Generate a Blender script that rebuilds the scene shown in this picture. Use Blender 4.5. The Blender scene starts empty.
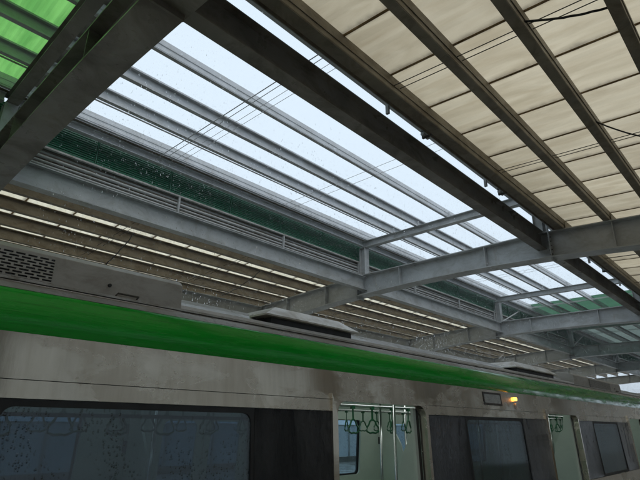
import bpy, math, random
from mathutils import Matrix, Vector
random.seed(7)
scene = bpy.context.scene
col = scene.collection

# ------------------------------------------------------------------ camera
# metres; origin = the photographer's eye; X along the platform, Y across the tracks, Z up
cam_data = bpy.data.cameras.new('camera')
cam = bpy.data.objects.new('camera', cam_data); col.objects.link(cam)
cam.matrix_world = Matrix(((0.6824, -0.2619, -0.6824, 0), (-0.7309, -0.2308, -0.6423, 0), (0.0108, 0.9371, -0.3489, 0), (0, 0, 0, 1)))
cam_data.sensor_width = 36.0
cam_data.lens = 495.0 / 640.0 * 36.0
cam_data.clip_start = 0.05
cam_data.clip_end = 6000
scene.camera = cam

# ------------------------------------------------------------------ sky, sun, exposure
SUN_EL, SUN_ROT = math.radians(58), math.radians(200)
world = bpy.data.worlds.new('World'); scene.world = world
world.use_nodes = True
wn, wl = world.node_tree.nodes, world.node_tree.links
wn.clear()
wout = wn.new('ShaderNodeOutputWorld'); bg = wn.new('ShaderNodeBackground')
sky = wn.new('ShaderNodeTexSky'); sky.sky_type = 'NISHITA'; sky.sun_disc = False
sky.sun_elevation = SUN_EL; sky.sun_rotation = SUN_ROT
sky.air_density = 1.0; sky.dust_density = 6.0; sky.ozone_density = 1.0
mixn = wn.new('ShaderNodeMix'); mixn.data_type = 'RGBA'
mixn.inputs['Factor'].default_value = 0.92           # the even cloud deck hides most of the blue
mixn.inputs['B'].default_value = (7.5, 8.8, 10.0, 1)
wl.new(sky.outputs['Color'], mixn.inputs['A'])
wl.new(mixn.outputs['Result'], bg.inputs['Color'])
bg.inputs['Strength'].default_value = 0.075
wl.new(bg.outputs['Background'], wout.inputs['Surface'])
sd = bpy.data.lights.new('sun', 'SUN'); sun = bpy.data.objects.new('sun', sd); col.objects.link(sun)
sd.energy = 0.7; sd.angle = math.radians(40); sd.color = (1.0, 0.97, 0.93)
az = SUN_ROT
sdir = Vector((math.sin(az) * math.cos(SUN_EL), math.cos(az) * math.cos(SUN_EL), math.sin(SUN_EL)))
sun.rotation_euler = sdir.to_track_quat('Z', 'Y').to_euler()
scene.view_settings.view_transform = 'Standard'
scene.view_settings.look = 'None'
scene.view_settings.gamma = 1.0
scene.view_settings.exposure = 0.58
scene.view_settings.use_curve_mapping = False
scene.render.engine = 'CYCLES'
scene.cycles.max_bounces = 8
scene.cycles.diffuse_bounces = 5
scene.cycles.caustics_reflective = False
scene.cycles.glossy_bounces = 4
scene.cycles.transparent_max_bounces = 16
scene.cycles.volume_bounces = 0

# ------------------------------------------------------------------ material helpers
def new_mat(name):
    m = bpy.data.materials.new(name); m.use_nodes = True
    return m, m.node_tree.nodes, m.node_tree.links, m.node_tree.nodes['Principled BSDF']

def noise_ramp(n, l, scale, stops, detail=5, stretch=(1, 1, 1), rough=0.6, dist=0.0, generated=False):
    tc = n.new('ShaderNodeTexCoord'); mp = n.new('ShaderNodeMapping'); mp.inputs['Scale'].default_value = stretch
    no = n.new('ShaderNodeTexNoise'); no.inputs['Scale'].default_value = scale
    no.inputs['Detail'].default_value = detail; no.inputs['Roughness'].default_value = rough
    no.inputs['Distortion'].default_value = dist
    rp = n.new('ShaderNodeValToRGB')
    while len(rp.color_ramp.elements) < len(stops): rp.color_ramp.elements.new(0.5)
    for e, (p, c) in zip(rp.color_ramp.elements, stops):
        e.position = p; e.color = (c[0], c[1], c[2], 1) if isinstance(c, tuple) else (c, c, c, 1)
    l.new(tc.outputs['Generated' if generated else 'Object'], mp.inputs['Vector'])
    l.new(mp.outputs['Vector'], no.inputs['Vector'])
    l.new(no.outputs['Fac'], rp.inputs['Fac'])
    return rp.outputs['Color'], no.outputs['Fac']

def bump(n, l, bs, fac, strength, dist=0.01):
    b = n.new('ShaderNodeBump'); b.inputs['Strength'].default_value = strength; b.inputs['Distance'].default_value = dist
    l.new(fac, b.inputs['Height']); l.new(b.outputs['Normal'], bs.inputs['Normal'])
    return b

def multiply(n, l, a, b, fac=1.0):
    mx = n.new('ShaderNodeMix'); mx.data_type = 'RGBA'; mx.blend_type = 'MULTIPLY'
    mx.inputs['Factor'].default_value = fac
    l.new(a, mx.inputs['A']); l.new(b, mx.inputs['B'])
    return mx.outputs['Result']

def painted(name, base, var=0.25, rough=(0.35, 0.6), scale=3.0, stretch=(1, 1, 1), bumps=0.08, stain=(0.62, 0.56, 0.48), metallic=0.0, rust=0.0):
    """worn paint: broad tone drift, darker run-down stains, uneven gloss"""
    m, n, l, bs = new_mat(name)
    lo = tuple(c * (1 - var) for c in base); hi = tuple(min(1, c * (1 + var * 0.7)) for c in base)
    c1, f1 = noise_ramp(n, l, scale, [(0.3, lo), (0.7, hi)], 6, stretch)
    c2, f2 = noise_ramp(n, l, scale * 2.3, [(0.36, stain), (0.55, (1, 1, 1))], 7, (stretch[0] * 0.5, stretch[1] * 0.5, stretch[2] * 0.9), 0.7, 0.8)
    cc = multiply(n, l, c1, c2)
    if rust:
        c4, _ = noise_ramp(n, l, 3.1, [(0.60, (1, 1, 1)), (0.70, (0.62, 0.42, 0.26))], 8, (1.0, 1.0, 0.35), 0.75, 0.3)
        cc = multiply(n, l, cc, c4, rust)
    l.new(cc, bs.inputs['Base Color'])
    r, _ = noise_ramp(n, l, scale * 1.7, [(0.3, rough[0]), (0.7, rough[1])], 4)
    l.new(r, bs.inputs['Roughness'])
    bs.inputs['Metallic'].default_value = metallic
    if bumps:
        _, f3 = noise_ramp(n, l, 60, [(0, 0.0), (1, 1.0)], 3)
        bump(n, l, bs, f3, bumps, 0.004)
    return m

M = {}
M['steel'] = painted('painted steel', (0.46, 0.48, 0.485), 0.16, (0.28, 0.5), 1.6, stain=(0.74, 0.72, 0.68), rust=0.45)
M['galv'] = painted('galvanised purlin', (0.53, 0.55, 0.57), 0.12, (0.28, 0.45), 3.0, stain=(0.84, 0.83, 0.80), rust=0.2)
M['galv_dark'] = painted('shaded purlin', (0.235, 0.205, 0.15), 0.25, (0.4, 0.65), 3.0)  # galvanised purlin under the canopy, its shade put into the colour
M['purlin_tan'] = painted('tan shaded purlin', (0.29, 0.245, 0.18), 0.22, (0.4, 0.65), 3.0)  # cream light from the sheets put into the purlin colour
M['beam_dark'] = painted('shaded steel beam', (0.21, 0.195, 0.165), 0.34, (0.22, 0.6), 1.4, stain=(0.50, 0.45, 0.37), rust=0.4)  # same paint as the far steel, with its shade put into the colour
M['pipe'] = painted('pale conduit', (0.50, 0.50, 0.49), 0.15, (0.35, 0.5), 6.0)
M['rod'] = painted('dark rod', (0.07, 0.065, 0.06), 0.2, (0.4, 0.6), 8.0)
M['concrete'] = painted('concrete', (0.30, 0.29, 0.27), 0.2, (0.5, 0.9), 1.2)
M['tile'] = painted('platform tile', (0.46, 0.44, 0.41), 0.12, (0.12, 0.35), 0.8)
M['ground'] = painted('ground', (0.12, 0.13, 0.09), 0.35, (0.8, 0.95), 0.05, bumps=0)
M['ballast'] = painted('track slab', (0.16, 0.155, 0.15), 0.3, (0.6, 0.9), 5.0)
M['rail'] = painted('rail steel', (0.18, 0.15, 0.13), 0.3, (0.3, 0.6), 6.0, metallic=0.7)
M['green_louver'] = painted('green louver', (0.008, 0.155, 0.075), 0.2, (0.3, 0.5), 5.0, stain=(0.7, 0.7, 0.7))
M['louver_back'] = painted('dark green backing', (0.004, 0.065, 0.035), 0.2, (0.4, 0.6), 5.0)
M['black'] = painted('black rubber', (0.012, 0.012, 0.012), 0.2, (0.4, 0.6), 8.0, stain=(0.9, 0.9, 0.9))
M['hvac'] = painted('grey roof unit', (0.42, 0.41, 0.39), 0.12, (0.35, 0.55), 3.0, stain=(0.75, 0.72, 0.68))
M['roof'] = painted('train roof', (0.34, 0.34, 0.34), 0.18, (0.2, 0.5), 3.0, (0.4, 1, 1))
M['lid'] = painted('dull silver lid', (0.60, 0.58, 0.54), 0.2, (0.25, 0.45), 3.0, metallic=0.35)
M['alu'] = painted('bright rail', (0.80, 0.80, 0.80), 0.05, (0.25, 0.4), 4.0, stain=(0.9, 0.9, 0.9))
M['inner'] = painted('train lining', (0.56, 0.63, 0.57), 0.05, (0.3, 0.45), 2.0, bumps=0, stain=(0.95, 0.95, 0.95))
M['floor_in'] = painted('train floor', (0.22, 0.24, 0.23), 0.1, (0.3, 0.5), 4.0, bumps=0)
M['seat'] = painted('seat plastic', (0.05, 0.33, 0.10), 0.1, (0.25, 0.4), 2.0, bumps=0, stain=(0.95, 0.95, 0.95))
M['handle'] = painted('handle plastic', (0.012, 0.13, 0.05), 0.1, (0.3, 0.4), 6.0, bumps=0, stain=(0.9, 0.9, 0.9))
M['chrome'] = painted('grab pole', (0.62, 0.62, 0.62), 0.05, (0.15, 0.25), 4.0, bumps=0, stain=(0.95, 0.95, 0.95), metallic=1.0)

def make_stainless():
    m, n, l, bs = new_mat('wet stainless steel')
    c1, _ = noise_ramp(n, l, 1.1, [(0.3, (0.64, 0.585, 0.495)), (0.7, (0.80, 0.735, 0.63))], 5, (0.6, 1, 1.2))
    c2, f2 = noise_ramp(n, l, 15.0, [(0.34, (0.86, 0.845, 0.82)), (0.60, (1, 1, 1))], 7, (1.0, 1, 0.10), 0.62, 0.1)
    c3, f3 = noise_ramp(n, l, 3.2, [(0.43, (0.90, 0.89, 0.87)), (0.54, (1, 1, 1))], 7, (0.55, 1, 1.3), 0.6, 0.5)   # dried patches
    l.new(multiply(n, l, multiply(n, l, c1, c2), c3), bs.inputs['Base Color'])
    bs.inputs['Metallic'].default_value = 0.96
    rp = n.new('ShaderNodeValToRGB'); l.new(f3, rp.inputs['Fac'])
    rp.color_ramp.elements[0].position = 0.43; rp.color_ramp.elements[0].color = (0.34, 0.34, 0.34, 1)
    rp.color_ramp.elements[1].position = 0.54; rp.color_ramp.elements[1].color = (0.13, 0.13, 0.13, 1)
    l.new(rp.outputs['Color'], bs.inputs['Roughness'])
    _, f = noise_ramp(n, l, 22, [(0, 0.0), (1, 1.0)], 5, (1, 1, 0.14))
    bump(n, l, bs, f, 0.08, 0.004)
    return m
M['stainless'] = make_stainless()

def make_green_paint():
    m, n, l, bs = new_mat('green film stripe')
    c1, _ = noise_ramp(n, l, 2.0, [(0.3, (0.001, 0.30, 0.016)), (0.7, (0.003, 0.40, 0.030))], 5, (0.3, 1, 6))
    c2, _ = noise_ramp(n, l, 7.0, [(0.3, (0.72, 0.75, 0.72)), (0.5, (1, 1, 1))], 6, (0.12, 1, 9), 0.7)
    l.new(multiply(n, l, c1, c2), bs.inputs['Base Color'])
    r, _ = noise_ramp(n, l, 12.0, [(0.38, 0.08), (0.62, 0.30)], 6, (0.3, 1, 2))
    l.new(r, bs.inputs['Roughness'])
    bs.inputs['Specular IOR Level'].default_value = 0.45
    _, f = noise_ramp(n, l, 40, [(0, 0.0), (1, 1.0)], 4, (0.15, 1, 1.5))
    bump(n, l, bs, f, 0.32, 0.006)
    return m
M['green'] = make_green_paint()

def make_translucent(name, colour, lo, trans, dirt, seed_scale=2.0, laps=False):
    m, n, l, bs = new_mat(name)
    out = [x for x in n if x.type == 'OUTPUT_MATERIAL'][0]
    geo = n.new('ShaderNodeNewGeometry')
    oi = n.new('ShaderNodeObjectInfo')
    add = n.new('ShaderNodeVectorMath'); add.operation = 'SCALE'; add.inputs[0].default_value = (37, 11, 5)
    l.new(oi.outputs['Random'], add.inputs['Scale'])
    ad2 = n.new('ShaderNodeVectorMath'); ad2.operation = 'ADD'
    l.new(geo.outputs['Position'], ad2.inputs[0]); l.new(add.outputs[0], ad2.inputs[1])
    mp = n.new('ShaderNodeMapping'); mp.inputs['Scale'].default_value = (2.2, 0.55, 1); l.new(ad2.outputs[0], mp.inputs['Vector'])
    no = n.new('ShaderNodeTexNoise'); no.inputs['Scale'].default_value = seed_scale; no.inputs['Detail'].default_value = 6; no.inputs['Distortion'].default_value = 0.7
    l.new(mp.outputs['Vector'], no.inputs['Vector'])
    rp = n.new('ShaderNodeValToRGB')
    rp.color_ramp.elements[0].position = 0.30; rp.color_ramp.elements[0].color = (*lo, 1)
    rp.color_ramp.elements[1].position = 0.62; rp.color_ramp.elements[1].color = (*colour, 1)
    l.new(no.outputs['Fac'], rp.inputs['Fac'])
    # each sheet has aged a little differently
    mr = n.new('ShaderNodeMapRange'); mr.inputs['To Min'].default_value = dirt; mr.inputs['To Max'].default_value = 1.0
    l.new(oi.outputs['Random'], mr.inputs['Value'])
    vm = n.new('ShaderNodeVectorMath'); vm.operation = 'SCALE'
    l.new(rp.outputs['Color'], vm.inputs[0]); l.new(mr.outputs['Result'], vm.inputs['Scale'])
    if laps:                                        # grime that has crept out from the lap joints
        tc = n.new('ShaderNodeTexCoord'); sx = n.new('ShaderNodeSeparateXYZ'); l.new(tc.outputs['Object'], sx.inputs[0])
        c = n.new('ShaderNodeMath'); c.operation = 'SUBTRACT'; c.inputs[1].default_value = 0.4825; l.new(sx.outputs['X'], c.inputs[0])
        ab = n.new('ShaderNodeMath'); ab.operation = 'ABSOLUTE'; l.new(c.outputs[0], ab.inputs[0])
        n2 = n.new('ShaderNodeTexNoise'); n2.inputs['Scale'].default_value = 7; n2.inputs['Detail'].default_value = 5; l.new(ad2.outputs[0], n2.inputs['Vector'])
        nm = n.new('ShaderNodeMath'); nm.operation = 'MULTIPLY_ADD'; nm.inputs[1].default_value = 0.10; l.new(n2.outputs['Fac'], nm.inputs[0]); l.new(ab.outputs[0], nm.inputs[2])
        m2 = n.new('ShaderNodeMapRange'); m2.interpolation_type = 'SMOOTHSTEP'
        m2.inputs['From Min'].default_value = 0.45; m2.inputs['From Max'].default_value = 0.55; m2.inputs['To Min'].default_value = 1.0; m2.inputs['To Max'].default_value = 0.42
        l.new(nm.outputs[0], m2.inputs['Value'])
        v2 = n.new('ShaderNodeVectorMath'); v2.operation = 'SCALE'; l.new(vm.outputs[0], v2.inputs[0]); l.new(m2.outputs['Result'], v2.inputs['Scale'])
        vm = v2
    tr = n.new('ShaderNodeBsdfTranslucent'); di = n.new('ShaderNodeBsdfDiffuse')
    l.new(vm.outputs[0], tr.inputs['Color']); l.new(vm.outputs[0], di.inputs['Color'])
    ms = n.new('ShaderNodeMixShader'); ms.inputs['Fac'].default_value = trans
    l.new(di.outputs[0], ms.inputs[1]); l.new(tr.outputs[0], ms.inputs[2])
    l.new(ms.outputs[0], out.inputs['Surface'])
    return m
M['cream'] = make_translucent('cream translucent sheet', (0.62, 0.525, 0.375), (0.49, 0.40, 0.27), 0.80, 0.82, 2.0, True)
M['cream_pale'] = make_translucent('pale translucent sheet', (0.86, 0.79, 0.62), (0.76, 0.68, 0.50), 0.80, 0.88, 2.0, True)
M['seam'] = make_translucent('dirty lap strip', (0.60, 0.50, 0.35), (0.36, 0.285, 0.18), 0.75, 0.8, 4.0)
M['deck'] = painted('opaque roof deck', (0.42, 0.39, 0.34), 0.2, (0.5, 0.7), 1.5)
M['green_sheet'] = make_translucent('green translucent sheet', (0.24, 0.58, 0.15), (0.15, 0.42, 0.10), 0.85, 0.9)
M['green_dull'] = make_translucent('hazed green sheet', (0.10, 0.25, 0.15), (0.08, 0.20, 0.12), 0.6, 0.9)  # green sheet with the haze of the far bays put into its colour
M['sheet_grey'] = make_translucent('hazed roof sheet', (0.30, 0.37, 0.33), (0.24, 0.30, 0.27), 0.5, 0.9)  # grey haze at the far end put into the sheet colour

def make_glass(name, tint, spec, rough, drops=0.35):
    m, n, l, bs = new_mat(name)
    out = [x for x in n if x.type == 'OUTPUT_MATERIAL'][0]
    tr = n.new('ShaderNodeBsdfTransparent'); tr.inputs['Color'].default_value = (*tint, 1)
    gl = n.new('ShaderNodeBsdfGlossy'); gl.inputs['Roughness'].default_value = rough
    gl.inputs['Color'].default_value = (0.86, 0.93, 1.0, 1)
    fr = n.new('ShaderNodeFresnel')
    ge = n.new('ShaderNodeNewGeometry'); io = n.new('ShaderNodeMix'); io.data_type = 'FLOAT'   # a thin pane mirrors alike from both faces
    io.inputs[2].default_value = spec; io.inputs[3].default_value = 1.0 / spec
    l.new(ge.outputs['Backfacing'], io.inputs[0]); l.new(io.outputs[0], fr.inputs['IOR'])
    tc = n.new('ShaderNodeTexCoord'); mp = n.new('ShaderNodeMapping'); mp.inputs['Scale'].default_value = (1, 0.2, 0.6); l.new(tc.outputs['Object'], mp.inputs['Vector'])
    vo = n.new('ShaderNodeTexVoronoi'); vo.inputs['Scale'].default_value = 62; vo.inputs['Randomness'].default_value = 1.0; l.new(mp.outputs['Vector'], vo.inputs['Vector'])
    _, f = noise_ramp(n, l, 2.6, [(0, 0.0), (1, 1.0)], 5, (1.6, 1, 0.7), 0.7, 0.6)
    wet = n.new('ShaderNodeMapRange'); wet.inputs['From Min'].default_value = 0.46; wet.inputs['From Max'].default_value = 0.60; l.new(f, wet.inputs['Value'])
    rp = n.new('ShaderNodeValToRGB'); rp.color_ramp.elements[0].position = 0.16; rp.color_ramp.elements[0].color = (1, 1, 1, 1); rp.color_ramp.elements[1].position = 0.36; rp.color_ramp.elements[1].color = (0, 0, 0, 1)
    l.new(vo.outputs['Distance'], rp.inputs['Fac'])
    mm = n.new('ShaderNodeMath'); mm.operation = 'MULTIPLY'; l.new(rp.outputs['Color'], mm.inputs[0]); l.new(wet.outputs['Result'], mm.inputs[1])
    _, runs = noise_ramp(n, l, 9, [(0, 0.0), (1, 1.0)], 6, (1.3, 1, 0.05), 0.65, 0.3)     # water running down the pane
    sm_ = n.new('ShaderNodeMath'); sm_.operation = 'MULTIPLY_ADD'; sm_.inputs[1].default_value = 0.8; l.new(runs, sm_.inputs[0]); l.new(mm.outputs[0], sm_.inputs[2])
    b = n.new('ShaderNodeBump'); b.inputs['Strength'].default_value = drops; b.inputs['Distance'].default_value = 0.006
    l.new(sm_.outputs[0], b.inputs['Height'])
    l.new(b.outputs['Normal'], gl.inputs['Normal'])
    dk = n.new('ShaderNodeMix'); dk.data_type = 'RGBA'; dk.inputs['A'].default_value = (*tint, 1); dk.inputs['B'].default_value = (tint[0] * .62, tint[1] * .62, tint[2] * .62, 1)
    l.new(mm.outputs[0], dk.inputs['Factor']); l.new(dk.outputs['Result'], tr.inputs['Color'])
    ms = n.new('ShaderNodeMixShader'); l.new(fr.outputs[0], ms.inputs['Fac'])
    l.new(tr.outputs[0], ms.inputs[1]); l.new(gl.outputs[0], ms.inputs[2])
    l.new(ms.outputs[0], out.inputs['Surface'])
    return m
M['glass'] = make_glass('wet window glass', (0.30, 0.36, 0.40), 1.95, 0.06, 0.35)
M['glass_far'] = make_glass('far window glass', (0.62, 0.76, 0.84), 1.45, 0.02, 0.1)

def make_black_glass():
    m, n, l, bs = new_mat('wet black glass')
    bs.inputs['Base Color'].default_value = (0.006, 0.007, 0.008, 1)
    r, _ = noise_ramp(n, l, 6.5, [(0.40, 0.04), (0.54, 0.12), (0.68, 0.45)], 9, (1, 1, 0.22), 0.75, 0.5)
    l.new(r, bs.inputs['Roughness'])
    sp, _ = noise_ramp(n, l, 5.0, [(0.40, 0.18), (0.62, 0.42)], 8, (0.8, 1, 0.3), 0.7, 0.6)
    l.new(sp, bs.inputs['Specular IOR Level'])
    _, f = noise_ramp(n, l, 30, [(0.35, 0.0), (0.7, 1.0)], 7, (1, 1, 0.45), 0.75, 1.2)
    bump(n, l, bs, f, 0.6, 0.012)
    return m
M['black_glass'] = make_black_glass()

def make_emit(name, colour, strength):
    m, n, l, bs = new_mat(name)
    bs.inputs['Base Color'].default_value = (*colour, 1)
    bs.inputs['Emission Color'].default_value = (*colour, 1)
    bs.inputs['Emission Strength'].default_value = strength
    return m
M['tube'] = make_emit('interior light strip', (0.92, 1.0, 0.95), 1.8)
M['amber'] = make_emit('amber lamp', (1.0, 0.34, 0.03), 7.0)
M['display'] = painted('display glass', (0.42, 0.44, 0.44), 0.12, (0.1, 0.3), 12.0, bumps=0.2, stain=(0.75, 0.75, 0.75))

def make_drop():
    m, n, l, bs = new_mat('rain water')
    bs.inputs['Base Color'].default_value = (1, 1, 1, 1); bs.inputs['Transmission Weight'].default_value = 1.0
    bs.inputs['IOR'].default_value = 1.33; bs.inputs['Roughness'].default_value = 0.05
    return m
M['drop'] = make_drop()

# ------------------------------------------------------------------ mesh helpers
class MB:
    def __init__(self): self.v = []; self.f = []
    def box(self, x0, x1, y0, y1, z0, z1):
        b = len(self.v)
        self.v += [(x0, y0, z0), (x1, y0, z0), (x1, y1, z0), (x0, y1, z0), (x0, y0, z1), (x1, y0, z1), (x1, y1, z1), (x0, y1, z1)]
        self.f += [tuple(b + i for i in q) for q in ((0, 3, 2, 1), (4, 5, 6, 7), (0, 1, 5, 4), (1, 2, 6, 5), (2, 3, 7, 6), (3, 0, 4, 7))]
        return self
    def poly_x(self, pts, x0, x1, caps=True):      # closed (y,z) outline pushed along X
        b = len(self.v); k = len(pts)
        self.v += [(x0, y, z) for y, z in pts] + [(x1, y, z) for y, z in pts]
        for i in range(k): self.f.append((b + i, b + (i + 1) % k, b + k + (i + 1) % k, b + k + i))
        if caps: self.f += [tuple(b + i for i in reversed(range(k))), tuple(b + k + i for i in range(k))]
        return self
    def poly_y(self, pts, y0, y1, caps=True):      # closed (x,z) outline pushed along Y
        b = len(self.v); k = len(pts)
        self.v += [(x, y0, z) for x, z in pts] + [(x, y1, z) for x, z in pts]
        for i in range(k): self.f.append((b + i, b + (i + 1) % k, b + k + (i + 1) % k, b + k + i))
        if caps: self.f += [tuple(b + i for i in reversed(range(k))), tuple(b + k + i for i in range(k))]
        return self
    def hexa(self, p):                              # eight corners, order as box
        b = len(self.v); self.v += [tuple(q) for q in p]
        self.f += [tuple(b + i for i in q) for q in ((0, 3, 2, 1), (4, 5, 6, 7), (0, 1, 5, 4), (1, 2, 6, 5), (2, 3, 7, 6), (3, 0, 4, 7))]
        return self
    def strip_x(self, pts, x0, x1, th):             # open (y,z) line with thickness, pushed along X
        n = len(pts); off = []
        for i in range(n):
            a = pts[max(0, i - 1)]; c = pts[min(n - 1, i + 1)]
            dy, dz = c[0] - a[0], c[1] - a[1]; L = math.hypot(dy, dz) or 1
            off.append((pts[i][0] + dz / L * th, pts[i][1] - dy / L * th))
        return self.poly_x(list(pts) + off[::-1], x0, x1)
    def tube(self, pts, r, k=8):
        pts = [Vector(p) for p in pts]; b = len(self.v); n = len(pts)
        for i, p in enumerate(pts):
            t = (pts[min(n - 1, i + 1)] - pts[max(0, i - 1)]).normalized()
            u = t.cross(Vector((0, 0, 1)))
            if u.length < 1e-3: u = t.cross(Vector((0, 1, 0)))
            u.normalize(); w = t.cross(u)
            for j in range(k):
                a = 2 * math.pi * j / k
                self.v.append(tuple(p + u * (r * math.cos(a)) + w * (r * math.sin(a))))
        for i in range(n - 1):
            for j in range(k):
                self.f.append((b + i * k + j, b + i * k + (j + 1) % k, b + (i + 1) * k + (j + 1) % k, b + (i + 1) * k + j))
        self.f += [tuple(b + j for j in reversed(range(k))), tuple(b + (n - 1) * k + j for j in range(k))]
        return self
    def mesh(self, name, mat):
        me = bpy.data.meshes.new(name); me.from_pydata(self.v, [], self.f); me.materials.append(mat)
        import bmesh
        bm = bmesh.new(); bm.from_mesh(me); bmesh.ops.recalc_face_normals(bm, faces=bm.faces); bm.to_mesh(me); bm.free()
        return me
    def build(self, name, mat, parent=None, bevel=0.0, smooth=False):
        me = self.mesh(name, mat); o = bpy.data.objects.new(name, me); col.objects.link(o)
        if parent: put(o, parent)
        if bevel:
            bv = o.modifiers.new('bevel', 'BEVEL'); bv.width = bevel; bv.segments = 2; bv.limit_method = 'ANGLE'
        if smooth:
            for p in me.polygons: p.use_smooth = True
        return o

def put(o, parent):
    o.parent = parent
    w = Vector((0, 0, 0)); q = parent
    while q is not None: w = w + q.location; q = q.parent
    o.location = o.location - w
def tag(o, label, cat, group=None, kind=None):
    o['label'] = label; o['category'] = cat
    if group: o['group'] = group
    if kind: o['kind'] = kind
    return o
def thing(name, label, cat, loc=(0, 0, 0), group=None):
    o = bpy.data.objects.new(name, None); col.objects.link(o); o.location = loc; o.empty_display_size = 0.3
    return tag(o, label, cat, group)
def structure(o): o['kind'] = 'structure'; return o
def share(name, me, loc, parent):                   # a repeat that shares mesh data
    o = bpy.data.objects.new(name, me); col.objects.link(o); o.location = loc; put(o, parent); return o

PLAT = -1.65
YC = 6.13
FR = [1.55, 11.2, 20.45, 29.6, 38.8, 48.0]           # portal frames along the platform
BACK = -8.0                                          # the frame behind the photographer
X0, X1 = BACK, 48.3
def mir(y): return 2 * YC - y

# ------------------------------------------------------------------ ground, platforms, track
structure(MB().box(-2500, 2500, -2500, 2500, -9.5, -9.0).build('ground', M['ground']))
structure(MB().box(-40, 90, -4.6, 2.58, PLAT - 1.1, PLAT).build('platform', M['tile'], bevel=0.02))
structure(MB().box(-40, 90, mir(2.58), mir(-4.6), PLAT - 1.1, PLAT).build('platform', M['tile'], bevel=0.02))
structure(MB().box(-40, 90, 2.62, mir(2.62), -3.0, -2.78).build('track_bed', M['ballast']))
structure(MB().box(-40, 90, -4.9, mir(-4.9), -3.6, -3.02).build('viaduct_deck', M['concrete']))
for yc in (4.15, mir(4.15)):
    t = thing('railway_track', 'steel rails on the slab beneath the green striped train' if yc < YC else 'empty steel rails on the slab behind the train', 'track', (0, yc, -2.78))
    for s in (-1, 1):
        y = yc + s * 0.7175
        MB().poly_x([(y - .07, -2.775), (y + .07, -2.775), (y + .07, -2.765), (y + .012, -2.74), (y + .012, -2.66), (y + .036, -2.65), (y + .036, -2.61), (y - .036, -2.61), (y - .036, -2.65), (y - .012, -2.66), (y - .012, -2.74), (y - .07, -2.765)], -40, 90).build('rail', M['rail'], t)
M['frosted'] = make_translucent('frosted screen glass', (0.78, 0.79, 0.79), (0.70, 0.72, 0.73), 0.75, 0.95)
M['wall_panel'] = painted('beige wall panel', (0.48, 0.38, 0.26), 0.10, (0.35, 0.5), 0.7, stain=(0.85, 0.84, 0.82))
y = mir(-4.5)  # added pale panels, backlit by daylight to brighten the far train windows
w = thing('added_bright_screen', 'added pale frosted screen along the back edge of the far platform', 'screen', (0, y, PLAT))
MB().box(-40, 90, y - .10, y + .10, PLAT + 0.002, PLAT + .22).build('plinth', M['concrete'], w)
MB().box(-40, 90, y - .04, y + .04, PLAT + 1.58, PLAT + 1.64).build('top_rail', M['steel'], w)
pm_ = MB().box(.06, 1.94, y - .008, y + .008, PLAT + .24, PLAT + 1.57).mesh('panel', M['frosted'])
qm_ = MB().box(-.04, .04, y - .05, y + .05, PLAT + .222, PLAT + 1.578).mesh('post', M['steel'])
for k in range(-8, 24):
    share('panel', pm_, (k * 2.0, 0, 0), w); share('post', qm_, (k * 2.0, 0, 0), w)
y = -4.5                                             # added unseen wall for the train to reflect, window bays placed for reflections
w = thing('reflection_wall', 'added beige wall with frosted windows behind the photographer, for the train to reflect', 'wall', (0, y, PLAT))
bays = [(-5.4, 0.4), (1.6, 10.6), (12.2, 15.2), (20.5, 25.5), (31, 35), (40, 44)]
e_ = [-40] + [v for p in bays for v in p] + [90]
for a_, b_ in zip(e_[::2], e_[1::2]):
    k = max(1, round((b_ - a_) / 2.2)); L = (b_ - a_) / k
    for j in range(k):
        MB().box(a_ + j * L + .006, a_ + (j + 1) * L - .006, y - .06, y + .06, PLAT + .002, 3.5).build('wall_panel', M['wall_panel'], w)
for a_, b_ in bays:
    MB().box(a_ + .002, b_ - .002, y - .055, y + .055, PLAT + .002, -.62).box(a_ + .002, b_ - .002, y - .055, y + .055, 2.75, 3.5).build('wall_panel', M['wall_panel'], w)
    f_ = MB()
    n_ = max(2, round((b_ - a_) / 1.1))
    for j in range(n_ + 1):
        x_ = a_ + (b_ - a_ - .06) * j / n_; f_.box(x_, x_ + .06, y - .04, y + .04, -.58, 2.71)
    f_.box(a_ + .003, b_ - .003, y - .045, y + .045, -.618, -.582).box(a_ + .003, b_ - .003, y - .045, y + .045, 2.712, 2.748)
    wf = f_.build('window_frame', M['steel'], w)
    for j in range(n_):
        xa_ = a_ + (b_ - a_ - .06) * j / n_ + .061; xb_ = a_ + (b_ - a_ - .06) * (j + 1) / n_ - .001
        MB().box(xa_, xb_, y - .006, y + .006, -.58, 2.71).build('pane', M['frosted'], wf)

# ------------------------------------------------------------------ portal frames
def arm_top(y):
    d = max(0, 3.55 - y, y - mir(3.55)); return 4.14 - 0.06 * d
def arm_bot(y):
    return 3.59 - 0.0098 * (y - YC) ** 2         # the soffit is one shallow arch
FL = 0.40
frame_labels = ['dark wet steel portal frame crossing the upper left corner overhead',
    'grey steel portal frame crossing the middle, joined to the dark beam at right',
    'second grey portal frame beyond the middle one, left of the green roof sheets',
    'third distant portal frame, above the orange lamp side of the train',
    'fourth distant hazy portal frame near the right edge',
    'last portal frame at the open end of the station roof']
def flange(x, ys, zf, th, w, name, parent, mat):
    mb = MB()
    for a, b in zip(ys[:-1], ys[1:]):
        mb.hexa([(x - w / 2, a, zf(a)), (x + w / 2, a, zf(a)), (x + w / 2, b, zf(b)), (x - w / 2, b, zf(b)),
                 (x - w / 2, a, zf(a) + th), (x + w / 2, a, zf(a) + th), (x + w / 2, b, zf(b) + th), (x - w / 2, b, zf(b) + th)])
    return mb.build(name, mat, parent)
YS = [-3.6, -2.3, -1.0, 0.2, 1.3, 2.4, 3.55, 4.4, 5.3, 6.13]
YS = YS + [mir(v) for v in YS[-2::-1]]
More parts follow.
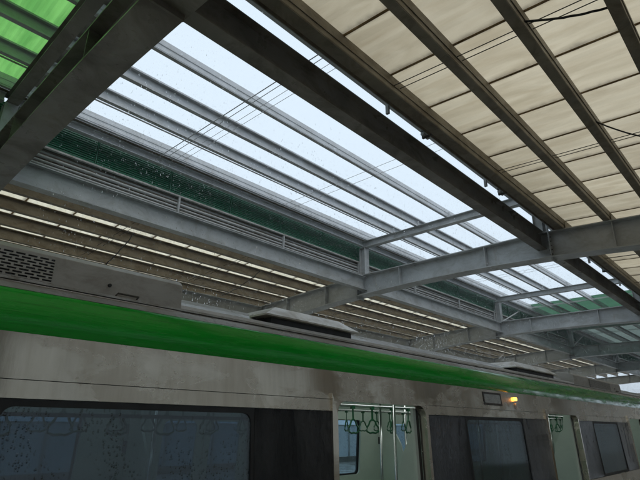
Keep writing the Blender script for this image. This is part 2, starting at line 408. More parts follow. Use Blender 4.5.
for i, x in enumerate(FR):
    fr = thing('portal_frame', frame_labels[i], 'portal frame', (x, YC, PLAT), 'steel portal frames across the tracks')
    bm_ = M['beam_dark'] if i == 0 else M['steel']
    flange(x, YS, lambda y: arm_bot(y), 0.022, FL, 'bottom_flange', fr, bm_)
    flange(x, YS, lambda y: arm_top(y) - 0.022, 0.022, FL * 0.8, 'top_flange', fr, bm_)
    mb = MB()
    for a, b in zip(YS[:-1], YS[1:]):
        mb.hexa([(x - .008, a, arm_bot(a) + .0225), (x + .008, a, arm_bot(a) + .0225), (x + .008, b, arm_bot(b) + .0225), (x - .008, b, arm_bot(b) + .0225),
                 (x - .008, a, arm_top(a) - .0225), (x + .008, a, arm_top(a) - .0225), (x + .008, b, arm_top(b) - .0225), (x - .008, b, arm_top(b) - .0225)])
    mb.build('web', bm_, fr)
    for y in (-2.4, 0.35, 2.1, 4.9, 7.4, mir(2.1), mir(0.35), mir(-2.4)):
        for s in (-1, 1):
            MB().box(x + s * .009, x + s * .15, y - .006, y + .006, arm_bot(y) + .024, arm_top(y) - .024).build('stiffener', bm_, fr)
    for y in (3.37, mir(3.37)):                     # bolted end plates at the joints
        s = -1 if y < YC else 1
        MB().box(x - FL * .42, x + FL * .42, y - .012, y + .012, arm_bot(y) - .07, arm_bot(y) - .002).build('splice_plate', bm_, fr)
        MB().box(x - .16, x - .0095, y - .012, y + .012, arm_bot(y) + .024, arm_top(y) - .024).build('end_plate', bm_, fr)
        mb = MB()
        for k in range(5):
            z = arm_bot(y) + .08 + k * .1
            mb.tube([(x - .11, y - .035, z), (x - .11, y + .035, z)], .014, 6)
        mb.build('bolts', M['rod'], fr)['kind'] = 'stuff'
    for y in (-1.0, mir(-1.0)):                     # H columns on the platforms
        zt = arm_bot(y) - .004
        MB().box(x - .15, x + .15, y - .16, y - .142, PLAT + .002, zt).box(x - .15, x + .15, y + .142, y + .16, PLAT + .002, zt).box(x - .007, x + .007, y - .1415, y + .1415, PLAT + .002, zt).build('column', M['steel'], fr)

# ------------------------------------------------------------------ longitudinal beams between the frames
def ibeam_x(y, z0, z1, w, x0, x1, tf=.018, tw=.010):
    return MB().box(x0, x1, y - w / 2, y + w / 2, z0, z0 + tf).box(x0, x1, y - w / 2, y + w / 2, z1 - tf, z1).box(x0, x1, y - tw / 2, y + tw / 2, z0 + tf + .0005, z1 - tf - .0005)
spans = [(BACK, FR[0])] + list(zip(FR[:-1], FR[1:]))
near_lab = ['hidden', 'big dark longitudinal beam sloping from top centre down to the middle portal frame', 'dark longitudinal beam continuing right beyond the middle portal frame',
            'dark longitudinal beam far right beyond the second portal frame', 'distant near side longitudinal beam past the third frame', 'farthest near side longitudinal beam at the roof end']
far_lab = ['hidden', 'pale grey longitudinal beam under the green louvers, left of the middle frame', 'grey longitudinal beam under green louvers just right of the middle frame',
           'hazy grey beam beyond the second portal frame on the far side', 'distant far side longitudinal beam past the third frame', 'farthest far side longitudinal beam at the roof end']
for i, (a, b) in enumerate(spans):
    for side in (0, 1):
        y = 3.58 if side == 0 else mir(3.55)
        z0, z1 = (3.76, 4.17) if side == 0 else (3.68, 4.09)
        lab = (near_lab if side == 0 else far_lab)[i]
        if lab == 'hidden': lab = 'dark beam running back over the photographer, near side' if side == 0 else 'grey beam running back past the left edge, far side'
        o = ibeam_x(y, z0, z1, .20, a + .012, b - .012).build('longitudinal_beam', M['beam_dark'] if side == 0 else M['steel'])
        tag(o, lab, 'beam', 'longitudinal beams between portal frames')
for side in (0, 1):                                  # beams along the column rows
    y = -1.0 if side == 0 else mir(-1.0)
    for i, (a, b) in enumerate(spans):
        o = ibeam_x(y, 3.42, 3.84, .2, a + .012, b - .012).build('column_beam', M['steel'])
        tag(o, ('column row beam over the near platform' if side == 0 else 'dark column row beam low behind the train roof') + ', bay %s from the photographer' % ['behind', 'first', 'second', 'third', 'fourth', 'last'][i], 'beam', 'beams along the column rows')

# ------------------------------------------------------------------ platform canopies with cream sheets
PH = 0.25
def canopy(side):
    PH = 0.25 if side == 0 else 0.268
    f = (lambda y: y) if side == 0 else mir
    s = 1 if side == 0 else -1
    t = thing('platform_canopy', 'cream translucent canopy overhead at upper right on dark purlins' if side == 0 else 'brown canopy behind the train with rows of thin bright slits',
              'canopy', (0, f(3.2), 4.1), 'translucent platform canopies')
    pm = M['galv_dark'] if side == 0 else M['purlin_tan']
    ys = [3.11, 2.18, 1.33, 0.49, -0.36, -1.2, -2.05, -2.9, -3.6]
    for k, y0 in enumerate(ys):
        z = arm_top(y0); y = f(y0); w = .058 if k else .08
        # C section, open towards the low side
        web = y + s * w
        mb = MB()
        mb.box(X0, X1, min(y - w, y + w), max(y - w, y + w), z + .001, z + .012)
        mb.box(X0, X1, min(y - w, y + w), max(y - w, y + w), z + PH - .012, z + PH)
        mb.box(X0, X1, y - s * w - .004, y - s * w + .004, z + .0125, z + PH - .0125)
        if k == 0: mb.box(X0, X1, web - .004, web + .004, z + .0125, z + PH - .0125)
        mb.box(X0, X1, y - s * (w + .012) - .003, y - s * (w + .012) + .003, z + .09, z + .15)
        mb.build('edge_purlin' if k == 0 else 'purlin', pm, t)
        for x in FR:                                # cleats that hold the purlin on the frame
            MB().box(x - .09, x + .09, y - s * (w + .024) - .005, y - s * (w + .024) + .005, z + .003, z + .17).build('cleat', pm, t)
    # sheets: ribbed, one object for each, lap strip under each joint
    pitch = 0.965; n = int((X1 - X0) / pitch)
    ya, yb = (3.30, -0.45) if side == 0 else (3.30, -3.85)
    def zs(y): return arm_top(y) + PH + .006
    ribs = []
    nr = 4
    for r in range(nr):
        c = (r + .5) / nr * pitch
        ribs += [(c - .10, 0), (c - .035, .018), (c + .035, .018), (c + .10, 0)]
    prof = [(0.0, 0.0)] + ribs + [(pitch + .03, 0.002)]
    va = []; fa = []
    for (x, z) in prof: va.append((x, f(ya), zs(ya) + z))
    for (x, z) in prof: va.append((x, f(yb), zs(yb) + z))
    m_ = len(prof)
    for i in range(m_ - 1): fa.append((i, i + 1, m_ + i + 1, m_ + i))
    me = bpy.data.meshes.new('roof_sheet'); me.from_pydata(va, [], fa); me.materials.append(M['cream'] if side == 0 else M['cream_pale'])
    mb = MB(); mb.hexa([(-.016, f(ya), zs(ya) - .012), (.016, f(ya), zs(ya) - .012), (.016, f(yb), zs(yb) - .012), (-.016, f(yb), zs(yb) - .012),
                        (-.016, f(ya), zs(ya) - .004), (.016, f(ya), zs(ya) - .004), (.016, f(yb), zs(yb) - .004), (-.016, f(yb), zs(yb) - .004)])
    sm = mb.mesh('lap_strip', M['seam'])
    if side == 0:
        for k in range(6):
            a_, b_ = X0 + k * (X1 - X0) / 6, X0 + (k + 1) * (X1 - X0) / 6 - .01
            MB().hexa([(a_, -3.85, zs(-3.85)), (b_, -3.85, zs(-3.85)), (b_, -.46, zs(-.46)), (a_, -.46, zs(-.46)), (a_, -3.85, zs(-3.85) + .03), (b_, -3.85, zs(-3.85) + .03), (b_, -.46, zs(-.46) + .03), (a_, -.46, zs(-.46) + .03)]).build('deck_sheet', M['deck'], t)
    xs = 5.52 - pitch * int((5.52 - X0) / pitch)
    while xs < X1 - pitch:
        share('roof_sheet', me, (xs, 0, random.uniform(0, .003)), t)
        share('lap_strip', sm, (xs, 0, 0), t)
        xs += pitch
    # sag rods in pairs between the purlins
    for x in FR[:-1] + [BACK]:
        for dx in (3.05, 3.19, 6.2, 6.36):
            a, b = f(3.1), f(-2.95)
            zz = lambda y0: arm_top(y0) + .13 - (.03 if dx in (3.05, 6.2) else 0)
            MB().tube([(x + dx, a, zz(3.1)), (x + dx + random.uniform(-.03, .03), b, zz(-2.95))], .006, 6).build('sag_rod', M['rod'], t)
    # gutter on the edge towards the tracks
    yg = 3.36
    g = [(f(yg - .075), 4.33), (f(yg - .07), 4.27), (f(yg), 4.255), (f(yg + .03), 4.27), (f(yg + .035), 4.36)]
    return t
near_canopy = canopy(0)
far_canopy = canopy(1)
# gutter brackets hanging in the slit beside the dark beam
for x in (5.9, 8.6, 15.4):
    br = thing('pipe_bracket', {5.9: 'small dark pipe bracket in the bright slit beside the big dark beam', 8.6: 'second small bracket in the slit, near the middle portal frame', 15.4: 'small bracket in the slit beyond the middle portal frame'}[x], 'bracket', (x, 3.3, 4.2), 'brackets in the roof slit')
    MB().box(x - .02, x + .02, 3.17, 3.40, 4.155, 4.175).box(x - .02, x + .02, 3.385, 3.40, 4.1755, 4.30).build('arm', M['rod'], br)
    MB().tube([(x - .07, 3.36, 4.20), (x + .10, 3.36, 4.20)], .03, 10).build('pipe_end', M['steel'], br)

# ------------------------------------------------------------------ raised open skylight roof over the tracks
sk = thing('skylight_roof', 'raised open skylight of pale purlins on posts over the tracks', 'skylight', (0, YC, 4.2))
ZT = 5.0; ZP = 5.2
def purlin_c(y, x0, x1, wide=False):
    """pale C purlin, bottom outer edge at y, open towards the near platform; the wide ones are ribbed and flanged outwards"""
    mb = MB()
    if not wide:
        mb.box(x0, x1, y - .085, y, ZP + .001, ZP + .009)
        mb.box(x0, x1, y - .085, y, ZP + PH - .009, ZP + PH)
        mb.box(x0, x1, y - .008, y - .001, ZP + .0095, ZP + PH - .0095)
        mb.box(x0, x1, y - .085, y - .080, ZP + .0095, ZP + .03)
        mb.box(x0, x1, y - .085, y - .080, ZP + PH - .03, ZP + PH - .0095)
    else:
        mb.box(x0, x1, y - .07, y, ZP + .001, ZP + .009)
        pts = [(y - .004, ZP + .0095), (y - .004, ZP + .06), (y - .016, ZP + .07), (y - .016, ZP + .11), (y - .004, ZP + .12), (y - .004, ZP + .16), (y - .016, ZP + .17), (y - .016, ZP + .21), (y - .004, ZP + .22), (y - .004, ZP + .27)]
        mb.strip_x(pts, x0, x1, .005)
        mb.box(x0, x1, y - .003, y + .09, ZP + .2705, ZP + .278)
    return mb
for y, wide in ((4.16, False), (5.02, False), (5.90, True), (6.86, False), (7.70, False), (8.58, True)):
    purlin_c(y, X0, X1, wide).build('purlin', M['galv'], sk)
for x in FR + [BACK + .2]:
    t0 = ibeam_x(0, 0, 1, 1, 0, 1)
    mb = MB().box(x - .09, x + .09, 3.45, mir(3.45), ZT, ZT + .014).box(x - .09, x + .09, 3.45, mir(3.45), ZP - .014, ZP).box(x - .005, x + .005, 3.45, mir(3.45), ZT + .0145, ZP - .0145)
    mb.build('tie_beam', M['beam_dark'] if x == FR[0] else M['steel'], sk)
    for y in (3.58, mir(3.55)):
        zb = 4.172 if y < YC else 4.142
        MB().box(x - .10, x + .10, y - .10, y - .088, zb, ZT - .002).box(x - .10, x + .10, y + .088, y + .10, zb, ZT - .002).box(x - .005, x + .005, y - .0875, y + .0875, zb, ZT - .002).build('post', M['steel'], sk)
    for y in (5.88, 6.84, 7.68, 4.14, 5.0):
        MB().box(x + .02, x + .028, y - .075, y - .010, ZP + .012, ZP + .18).build('cleat', M['galv'], sk)
for a, b in spans:                                   # eave beams along the post tops
    for y in (3.58, mir(3.55)):
        MB().box(a + .11, b - .11, y - .06, y + .06, 5.03, 5.044).box(a + .11, b - .11, y - .06, y + .06, 5.175, 5.189).box(a + .11, b - .11, y - .005, y + .005, 5.0445, 5.1745).build('eave_beam', M['galv'], sk)
for x in FR[:-1] + [BACK]:
    for dx in (2.75, 3.08, 3.22, 6.2, 6.5):
        thick = dx in (2.75,)
        z = ZP + (.05 if not thick else -.03)
        MB().tube([(x + dx, 3.6, z), (x + dx + random.uniform(-.03, .03), 8.68, z)], .009 if thick else .0045, 6).build('conduit' if thick else 'sag_rod', M['steel'] if thick else M['pipe'], sk)
    MB().tube([(x + 2.9, 3.6, ZP + .03), (x + 2.9, 8.57, ZP + .03)], .007, 6).build('sag_rod', M['steel'], sk)
MB().tube([(X0, 7.86, ZP + .08), (X1, 7.86, ZP + .08)], .016, 8).build('conduit', M['pipe'], sk)
# green translucent sheets at both ends of the skylight
pitch = 0.9
va, fa = [], []
prof = []
for r in range(6):
    c = r / 6 * pitch
    prof += [(c, 0), (c + .04, .022), (c + .075, .022), (c + .115, 0)]
prof.append((pitch + .02, 0))
for yy in (3.3, 9.0):
    for (x, z) in prof: va.append((x, yy, ZP + .285 + z))
m_ = len(prof)
for i in range(m_ - 1): fa.append((i, i + 1, m_ + i + 1, m_ + i))
gme = bpy.data.meshes.new('green_sheet'); gme.from_pydata(va, [], fa); gme.materials.append(M['green_sheet'])
x = FR[0] - .02 - pitch
while x > X0 - .5:
    share('green_sheet', gme, (x, 0, random.uniform(0, .003)), sk); x -= pitch
gmd = gme.copy(); gmd.materials.clear(); gmd.materials.append(M['green_dull'])
gmg = gme.copy(); gmg.materials.clear(); gmg.materials.append(M['sheet_grey'])
x = 23.9
while x < X1 - pitch:
    share('green_sheet' if x < 29.0 else 'roof_sheet', gmd if x < 29.0 else gmg, (x, 0, random.uniform(0, .003)), sk); x += pitch

MB().box(FR[0] + .02, FR[0] + .42, 3.3, 9.0, ZP + .32, ZP + .326).build('edge_flashing', M['beam_dark'], sk)
MB().box(X0, X1, 8.592, 8.85, ZP + .001, ZP + .007).build('eave_flashing', M['galv_dark'], sk)
# louvre screens between canopy edge and skylight eave
def louvres(side):
    f = (lambda y: y) if side == 0 else mir
    s = -1 if side == 0 else 1
    t = thing('louver_screen', 'dark green louver screen along the near canopy edge, above the slit' if side == 0 else 'long dark green louver screen beneath the skylight eave across the tracks', 'louver screen', (0, f(3.3), 4.6), 'green louver screens')
    y = f(3.31)
    n = 0
    for a, b in spans:
        k = 6; L = (b - a) / k
        for j in range(k):
            mb = MB()
            xa, xb = a + j * L + .025, a + (j + 1) * L - .025
            for q in range(12):
                z = 4.655 + q * .0445
                mb.hexa([(xa, y - s * .030, z), (xb, y - s * .030, z), (xb, y - s * .006, z - .004), (xa, y - s * .006, z - .004),
                         (xa, y - s * .022, z + .025), (xb, y - s * .022, z + .025), (xb, y - s * .002, z + .025), (xa, y - s * .002, z + .025)])
            o = mb.build('louver_panel', M['green_louver'], t)
            MB().box(a + j * L - .010, a + j * L + .010, y - .033, y + .033, 4.645, 5.19).build('mullion', M['green_louver'], t)
    MB().box(X0, X1, y - .04, y + .04, 4.60, 4.644).build('bottom_rail', M['green_louver'], t)
    MB().box(X0, X1, y - s * .085 - .03, y - s * .085 + .03, 4.558, 4.59).build('gutter_rail', M['pipe'], t)
    MB().box(X0, X1, y + s * .06 - .004, y + s * .06 + .004, 4.40, 5.19).build('back_sheet', M['louver_back'], t)  # added behind the slats, coloured dark so the gaps read as shade
    MB().box(X0, X1, y + s * .05 - .004, y + s * .05 + .004, 4.15, 4.598).build('closure_sheet', M['galv_dark'], t)
    x = X0 + .70
    while x < X1:
        MB().box(x - .018, x + .018, y - s * .085 - .025, y - s * .085 + .025, arm_top(y) + .012, 4.557).build('stub_post', M['steel'], t); x += 3.07
    for z, r in ((4.50, .020), (4.42, .030), (4.335, .020), (4.26, .026)):
        MB().tube([(X0, y - s * .02, z), (X1, y - s * .02, z)], r, 10).build('pipe', M['steel'], t, smooth=True)
louvres(0); louvres(1)

# diagonal roof bracing in the far bays
for (a, b), lab in (((FR[2], FR[3]), 'thin diagonal brace under the far skylight eave'), ((FR[3], FR[4]), 'distant diagonal brace between third and fourth frames')):
    tag(MB().tube([(a + .3, mir(3.55) + .05, 4.2), (a + 2.4, mir(3.55) + .05, 5.02)], .03, 8).build('diagonal_brace', M['steel']), lab, 'brace', 'diagonal roof braces')

# ------------------------------------------------------------------ metro train
TC = 4.15
def ys(z): return 2.7575 + 0.0752 * z if z > -0.6 else 2.7124
def tm(y): return 2 * TC - y
DOOR0 = 3.09; DP = 4.55; DW = 1.42
def side_plate(mb, xa, xb, za, zb, th=.03, out=0.0, far=False, n=1):
    """a plate that follows the leaning car side"""
    p = []
    for z in (za, zb):
        y0 = ys(z) - out; y1 = y0 + th
        if far: y0, y1 = tm(y0), tm(y1)
        p.append((z, y0, y1))
    (z0, a0, b0), (z1, a1, b1) = p
    mb.hexa([(xa, a0, z0), (xb, a0, z0), (xb, b0, z0), (xa, b0, z0), (xa, a1, z1), (xb, a1, z1), (xb, b1, z1), (xa, b1, z1)])
    return mb
def rounded_ring(mb, xa, xb, za, zb, ix0, ix1, iz0, iz1, r, out, th, far=False, seg=6):
    """frame plate with a rounded opening, following the car side"""
    inner = []
    for (cx, cz, a0) in ((ix1 - r, iz1 - r, 0), (ix0 + r, iz1 - r, 90), (ix0 + r, iz0 + r, 180), (ix1 - r, iz0 + r, 270)):
        for k in range(seg + 1):
            a = math.radians(a0 + 90 * k / seg); inner.append((cx + r * math.cos(a), cz + r * math.sin(a)))
    outer = []
    corner = [(xb, zb), (xa, zb), (xa, za), (xb, za)]
    for q in range(4): outer += [corner[q]] * (seg + 1)
    k = len(inner); b = len(mb.v)
    def P(x, z, o):
        y = ys(z) - o
        return (x, tm(y) if far else y, z)
    for lst, o in ((outer, out), (inner, out), (outer, out - th), (inner, out - th)):
        for x, z in lst: mb.v.append(P(x, z, o))
    for i in range(k):
        j = (i + 1) % k
        mb.f += [(b + i, b + j, b + k + j, b + k + i), (b + k + i, b + k + j, b + 3 * k + j, b + 3 * k + i), (b + 2 * k + i, b + 3 * k + i, b + 3 * k + j, b + 2 * k + j), (b + i, b + 2 * k + i, b + 2 * k + j, b + j)]
    return mb

strap_mb = MB()
def strap_meshes():
    s = MB().box(-.011, .011, -.003, .003, -.13, 0).box(-.018, .018, -.02, .02, -.012, .018)
    loop = []
    for k in range(13):
        a = 2 * math.pi * k / 12 + math.pi / 2
        r = 0.068 * (1 + .22 * math.cos(3 * (a - math.pi / 2)))
        loop.append((r * math.cos(a) * 1.0, 0, -.195 + r * math.sin(a)))
    h = MB().tube(loop, .0095, 8)
    return s.mesh('strap_handle', M['handle']), h.mesh('grip', M['handle'])
STRAP, GRIP = strap_meshes()
LID = None

def roof_unit(parent, xa, xb):
    """low grey air conditioner shroud with a slotted grille at one end"""
    body = MB()
    yb, yt = 3.015, 3.07
    body.poly_x([(yb, .705), (yb + .012, .905), (yt, .94), (3.6, .985), (TC, 1.0), (tm(3.6), .985), (tm(yt), .94), (tm(yb + .012), .905), (tm(yb), .705)], xa, xb)
    u = body.build('roof_unit', M['hvac'], parent, bevel=.006)
    g0, g1 = xa + .9, xb - .86
    MB().poly_x([(yb - .004, .725), (yb + .006, .885), (yb + .0035, .885), (yb - .0015, .725)], g0, g1).build('grille_back', M['black'], u)
    mb = MB(); rows = 9; h = (.885 - .725) / rows
    pit = .062
    for r in range(rows + 1):
        z = .725 + r * h; yy = yb - .004 + (z - .725) / .16 * .010
        mb.box(g0, g1, yy - .010, yy - .001, z - .0035, z + .0035)
        if r < rows:
            x = g0 + (pit / 2 if r % 2 else 0)
            while x < g1 - .01:
                mb.box(x, x + .014, yy - .0095, yy - .0005, z + .0036, z + h - .0036); x += pit
    o = mb.build('grille', M['hvac'], u); o['kind'] = 'stuff'
    MB().tube([(xb - .52, yb - .006, .80), (xb - .52, yb + .02, .80)], .011, 10).build('lock', M['black'], u)
    MB().tube([(xb - .47, yb + .004, .745), (xb - .47, yb - .022, .755), (xb - .33, yb - .022, .755), (xb - .33, yb + .004, .745)], .006, 6).build('handle', M['rod'], u)
    MB().box(xa + .02, xb - .02, yb - .03, yb - .002, .690, .712).build('base_flange', M['stainless'], u)
    return u
def roof_vent(parent, xa, xb):
    base = MB().box(xa + .10, xb - .06, 3.04, tm(3.04), .70, .818).build('roof_vent', M['black'], parent)  # base coloured black as the shadow gap under the lid
    z0, z1, z2 = .820, .832, .928
    MB().hexa([(xa, 2.99, z0), (xb, 2.99, z0), (xb, tm(2.99), z0), (xa, tm(2.99), z0), (xa, 2.99, z1), (xb, 2.99, z1), (xb, tm(2.99), z1), (xa, tm(2.99), z1)]).hexa(
        [(xa, 2.99, z1 + .0005), (xb, 2.99, z1 + .0005), (xb, tm(2.99), z1 + .0005), (xa, tm(2.99), z1 + .0005), (xa + .20, 3.11, z2), (xb - .16, 3.11, z2), (xb - .16, tm(3.11), z2), (xa + .20, tm(3.11), z2)]).build('lid', M['lid'], base)
    return base

def car(ox, label, full):
    c0, c1 = -3.7 + ox, 15.75 + ox
    t = thing('metro_car', label, 'train', ((c0 + c1) / 2, TC, -2.5), 'metro cars')
    doors = [DOOR0 + DP * k + ox for k in (-1, 0, 1, 2)]
    st = M['stainless']
    # roof shell, green cant stripe
    rp = [(2.90, .655), (2.935, .690), (3.0, .715), (3.06, .735), (3.2, .83), (3.42, .91), (3.8, .965), (TC, .98)]
    rp = rp + [(tm(y), z) for y, z in rp[-2::-1]]
    MB().strip_x(rp, c0, c1, .03).build('roof', M['roof'], t, smooth=False)
    gp = [(ys(.415) - .002, .415), (2.803, .50), (2.822, .565), (2.848, .615), (2.878, .645), (2.90, .654)]
    for far in (False, True):
        pts = [(tm(y), z) for y, z in gp] if far else gp
        MB().strip_x(pts, c0, c1, -.02 if far else .02).build('green_stripe', M['green'], t, smooth=True)
        ry = tm(3.045) if far else 3.045
        MB().box(c0, c1, ry - .02, ry + .02, .744, .766).build('gutter_rail', M['alu'], t)
        MB().box(c0, c1, ry - .05, ry - .024, .722, .736).build('gutter_lip', M['pipe'], t)
        mb = MB(); side_plate(mb, c0, c1, .1915, .4145, far=far).build('cornice_panel', st, t)
        if not far and full:
            pass
        edges = [c0] + [v for d in doors for v in (d + .01, d + DW - .01)] + [c1]
        for a, b in zip(edges[::2], edges[1::2]):
            side_plate(MB(), a, b, .102, .1875, out=.001, far=far).build('lintel_panel', st, t)
            side_plate(MB(), a, b, -1.75, -.76, far=far).build('lower_panel', st, t)
            if b - a > 2:
                pa, pb = a + .79, b - .79
                gm = M['glass'] if not far else M['glass_far']
                for q0, q1 in ((a, pa - .004), (pb + .004, b)):
                    side_plate(MB(), q0, q1, -.755, .099, th=.02, out=-.006, far=far).build('dark_glass_panel', M['black_glass'], t)
                w = rounded_ring(MB(), pa, pb, -.755, .099, pa + .03, pb - .03, -.72, .065, .06, -.006, .03, far).build('window', M['black'], t)
                side_plate(MB(), pa + .022, pb - .022, -.73, .075, th=.008, out=-.012, far=far).build('pane', gm, w)
                if not far:
                    side_plate(MB(), pa + .03, pb - .03, .020, .040, th=.03, out=-.021, far=far).build('hopper_bar', M['black'], w)
            else:
                side_plate(MB(), a, b, -.755, .099, th=.02, out=-.006, far=far).build('dark_glass_panel', M['black_glass'], t)
        for d in doors:
            fr = rounded_ring(MB(), d, d + DW, -1.72, .236, d + .055, d + DW - .055, -1.66, .178, .10, .022, .085, far).build('door_frame', st, t, bevel=0)
            if not far:                             # open leaves: only their rubber edges show in the pockets
                for (q0, q1, mm, nm) in ((d + .06, d + .075, M['alu'], 'leaf_edge'), (d + DW - .145, d + DW - .10, M['inner'], 'leaf_edge'), (d + DW - .0995, d + DW - .05, M['black'], 'leaf_seal')):
                    side_plate(MB(), q0, q1, -1.64, .16, th=.03, out=-.065, far=far).build(nm, mm, fr)
            else:                                   # closed leaves with windows on the other side
                for q0, q1 in ((d + .05, d + DW / 2 - .004), (d + DW / 2 + .004, d + DW - .05)):
                    lf = rounded_ring(MB(), q0, q1, -1.66, .19, q0 + .10, q1 - .10, -.72, .02, .07, -.02, .03, far).build('door_leaf', M['inner'], t)
                    side_plate(MB(), q0 + .09, q1 - .09, -.73, .03, th=.006, out=-.03, far=far).build('pane', M['glass_far'], lf)
    # car ends, underframe
    for xe, nm in ((c0, 'end_wall'), (c1, 'end_wall')):
        pts = [(ys(-1.75), -1.75), (ys(.41) + .005, .41), (2.83, .56), (2.92, .655), (3.2, .80), (3.8, .93)]
        pts = pts + [(tm(y), z) for y, z in pts[::-1]]
        MB().poly_x(pts, xe + (.002 if xe == c0 else -.042), xe + (.042 if xe == c0 else -.002)).build(nm, st, t)
    MB().box(c0 + .05, c1 - .05, 2.80, tm(2.80), -2.45, -1.80).build('underframe', M['rod'], t)
    # interior
    MB().box(c0 + .05, c1 - .05, 2.76, tm(2.76), -1.79, -1.755).build('floor', M['floor_in'], t)
    cp = [(2.86, .20), (2.88, .30), (3.05, .42), (3.4, .47), (TC, .50)]
    cp = cp + [(tm(y), z) for y, z in cp[-2::-1]]
    MB().strip_x(cp, c0 + .05, c1 - .05, -.012).build('ceiling', M['inner'], t, smooth=True)
    for y in (3.42, tm(3.42)):
        MB().box(c0 + .4, c1 - .4, y - .06, y + .06, .44, .452).build('light_strip', M['tube'], t)
    MB().box(c0 + .06, c0 + .09, 2.9, tm(2.9), -1.75, .44).build('bulkhead', M['inner'], t)
    MB().box(c1 - .09, c1 - .06, 2.9, tm(2.9), -1.75, .44).build('bulkhead', M['inner'], t)
    for far in (False, True):
        for a, b in zip(edges[::2], edges[1::2]):
            if b - a < 2: continue
            pa, pb = a + .79, b - .79
            rounded_ring(MB(), a, b, -1.745, .20, pa + .02, pb - .02, -.74, .075, .07, -.055, .03, far).build('inner_wall', M['inner'], t)
            yy = [2.86, 3.30]
            if far: yy = [tm(3.30), tm(2.86)]
            MB().box(a + .35, b - .35, yy[0], yy[1], -1.36, -1.30).box(a + .4, b - .4, (yy[0] + yy[1]) / 2 - .1, (yy[0] + yy[1]) / 2 + .1, -1.75, -1.362).build('bench', M['seat'], t, bevel=.02)
            for xs_ in (a + .28, b - .31):          # draught screens beside the doors
                mb = MB(); p = [(2.85, -1.74), (3.32, -1.74), (3.32, -.5), (3.26, -.28), (3.10, -.02), (3.06, .25), (2.85, .25)]
                if far: p = [(tm(q), z) for q, z in p]
                mb.poly_x(p, xs_, xs_ + .03).build('draught_screen', M['inner'], t)
                yp = tm(3.36) if far else 3.36
                MB().tube([(xs_ + .015, yp, -1.74), (xs_ + .015, yp, .45)], .017, 10).build('grab_pole', M['chrome'], t, smooth=True)
        yr = tm(3.52) if far else 3.52
        MB().tube([(c0 + .3, yr, .19), (c1 - .3, yr, .19)], .015, 8).build('grab_rail', M['chrome'], t, smooth=True)
        if full:
            x = c0 + .7
            while x < c1 - .5:
                s_ = share('strap_handle', STRAP, (x, yr, .17), t)
                s_.rotation_euler = (random.uniform(-.06, .06), 0, random.uniform(-.5, .5))
                g_ = bpy.data.objects.new('grip', GRIP); col.objects.link(g_); g_.parent = s_
                x += .36 + random.uniform(-.03, .03)
    for x in [d + DW / 2 for d in doors] + [d + DW + 1.1 for d in doors[:-1]]:
        MB().tube([(x, TC, -1.75), (x, TC, .49)], .017, 10).build('grab_pole', M['chrome'], t, smooth=True)
    for d in doors[1:]:                             # call boxes on the far lining beside the doors
        x_ = d - .36; yf = tm(2.83)
        MB().box(x_, x_ + .13, yf - .035, yf - .002, -.12, -.02).build('call_box', M['hvac'], t, bevel=.006)
        MB().box(x_ + .02, x_ + .11, yf - .03, yf - .002, -.30, -.19).build('call_box', M['black'], t, bevel=.006)
        MB().box(d + .05, d + DW - .05, tm(2.86) - .012, tm(2.86) - .002, .215, .30).build('route_map', M['alu'], t)
    # roof equipment
    roof_unit(t, ox - 1.35, ox + 1.81)
    roof_unit(t, ox + 10.05, ox + 13.25)
    roof_vent(t, ox + 2.56, ox + 3.74)
    roof_vent(t, ox + 7.42, ox + 9.12)
    roof_vent(t, ox - 3.3, ox - 2.0)
    # destination display and door lamp
    for x in (5.80, 14.2):
        d = rounded_ring(MB(), x + ox, x + ox + .49, .238, .386, x + ox + .025, x + ox + .465, .262, .364, .012, .006, .012).build('display', M['rod'], t)
        side_plate(MB(), x + ox + .02, x + ox + .47, .258, .368, th=.004, out=.003).build('screen', M['display'], d)
    for x in (6.69,):
        y = ys(.335)
        lamp = MB().tube([(x + ox, y + .005, .335), (x + ox, y - .02, .335), (x + ox, y - .03, .335)], .024, 14).build('door_lamp', M['amber'], t, smooth=False)
        y = ys(.245)
        loop = [(x + .015 + ox + .018 * math.cos(a), y - .004, .245 + .034 * math.sin(a)) for a in [math.pi * 2 * k / 14 for k in range(15)]]
        k_ = MB().tube(loop, .006, 6).build('lock_ring', M['alu'], t)
        MB().tube([(x + .015 + ox, y + .004, .245), (x + .015 + ox, y - .003, .245)], .022, 12).build('keyhole', M['black'], k_)
    return t
car(0, 'silver metro car with a wide green roof stripe and open doors', True)
car(19.95, 'next silver metro car beyond the first, at the right edge', False)

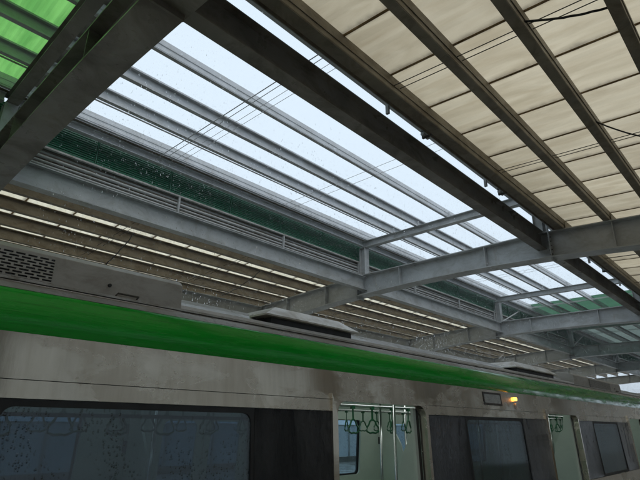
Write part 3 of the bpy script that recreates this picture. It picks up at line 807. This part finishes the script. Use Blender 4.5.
# ------------------------------------------------------------------ hanging cables
def sag(a, b, drop, n=14, wob=.02):
    a, b = Vector(a), Vector(b); out = []
    for i in range(n + 1):
        t = i / n; p = a.lerp(b, t); p.z -= drop * 4 * t * (1 - t); p.x += random.uniform(-wob, wob); out.append(tuple(p))
    return out
def cable(pts, r, label):
    tag(MB().tube(pts, r, 6).build('cable', M['black'], smooth=True), label, 'cable', 'loose black cables under the canopies')
cable(sag((4.5, 1.30, 4.09), (4.9, .44, 4.05), .05, wob=.005), .013, 'thick black cable drooping between purlins at the top right')
cable(sag((7.0, 1.30, 4.10), (8.4, .44, 4.05), .10, wob=.005), .011, 'black cable drooping between purlins at the right edge')
cable(sag((4.75, 10.25, 4.02), (5.35, 13.3, 3.86), .02), .014, 'black cable strung under the far canopy above the roof unit')
cable(sag((8.6, 10.4, 4.02), (9.2, 13.0, 3.86), .08), .012, 'black cable under the far canopy left of the roof vent')
cable(sag((11.6, 10.2, 4.02), (12.8, 12.6, 3.88), .05), .012, 'black cable under the far canopy right of the middle frame')

# ------------------------------------------------------------------ rain and wet air
rv, rf = [], []
def drop(x, y, z, r, h):
    b = len(rv)
    rv.extend([(x, y, z + h), (x + r, y, z), (x, y + r, z), (x - r, y, z), (x, y - r, z), (x, y, z - r * 1.3)])
    for i in range(4):
        j = (i + 1) % 4; rf.extend([(b, b + 1 + i, b + 1 + j), (b + 5, b + 1 + j, b + 1 + i)])
rr = random.Random(3)
for _ in range(42000):
    x = rr.uniform(1.9, 24.0); y = rr.uniform(3.75, 8.5); z = rr.uniform(1.05, 6.5)
    r = rr.uniform(.0018, .0036); drop(x, y, z, r, r * rr.uniform(5.0, 9.0))
for _ in range(26000):                                # fine splashes just above the train roof
    x = rr.uniform(1.9, 22.0); y = rr.uniform(3.2, 5.1); z = .96 + abs(rr.gauss(0, .10))
    r = rr.uniform(.0012, .0024); drop(x, y, z, r, r * 1.3)
me = bpy.data.meshes.new('rain'); me.from_pydata(rv, [], rf); me.materials.append(M['drop'])
rain = bpy.data.objects.new('rain', me); col.objects.link(rain)
tag(rain, 'falling raindrops coming through the open skylight over the train', 'rain', kind='stuff')

hz = MB().box(-2600, 2600, -2600, 2600, -10.5, 7.2)
hm = bpy.data.materials.new('wet air'); hm.use_nodes = True
hn = hm.node_tree.nodes; hn.clear()
ho = hn.new('ShaderNodeOutputMaterial'); pv = hn.new('ShaderNodeVolumePrincipled')
pv.inputs['Color'].default_value = (0.93, 0.95, 0.97, 1); pv.inputs['Density'].default_value = 0.0045
hm.node_tree.links.new(pv.outputs['Volume'], ho.inputs['Volume'])
haze = hz.build('haze', hm)
tag(haze, 'thin wet haze of fine rain filling the station', 'haze', kind='stuff')
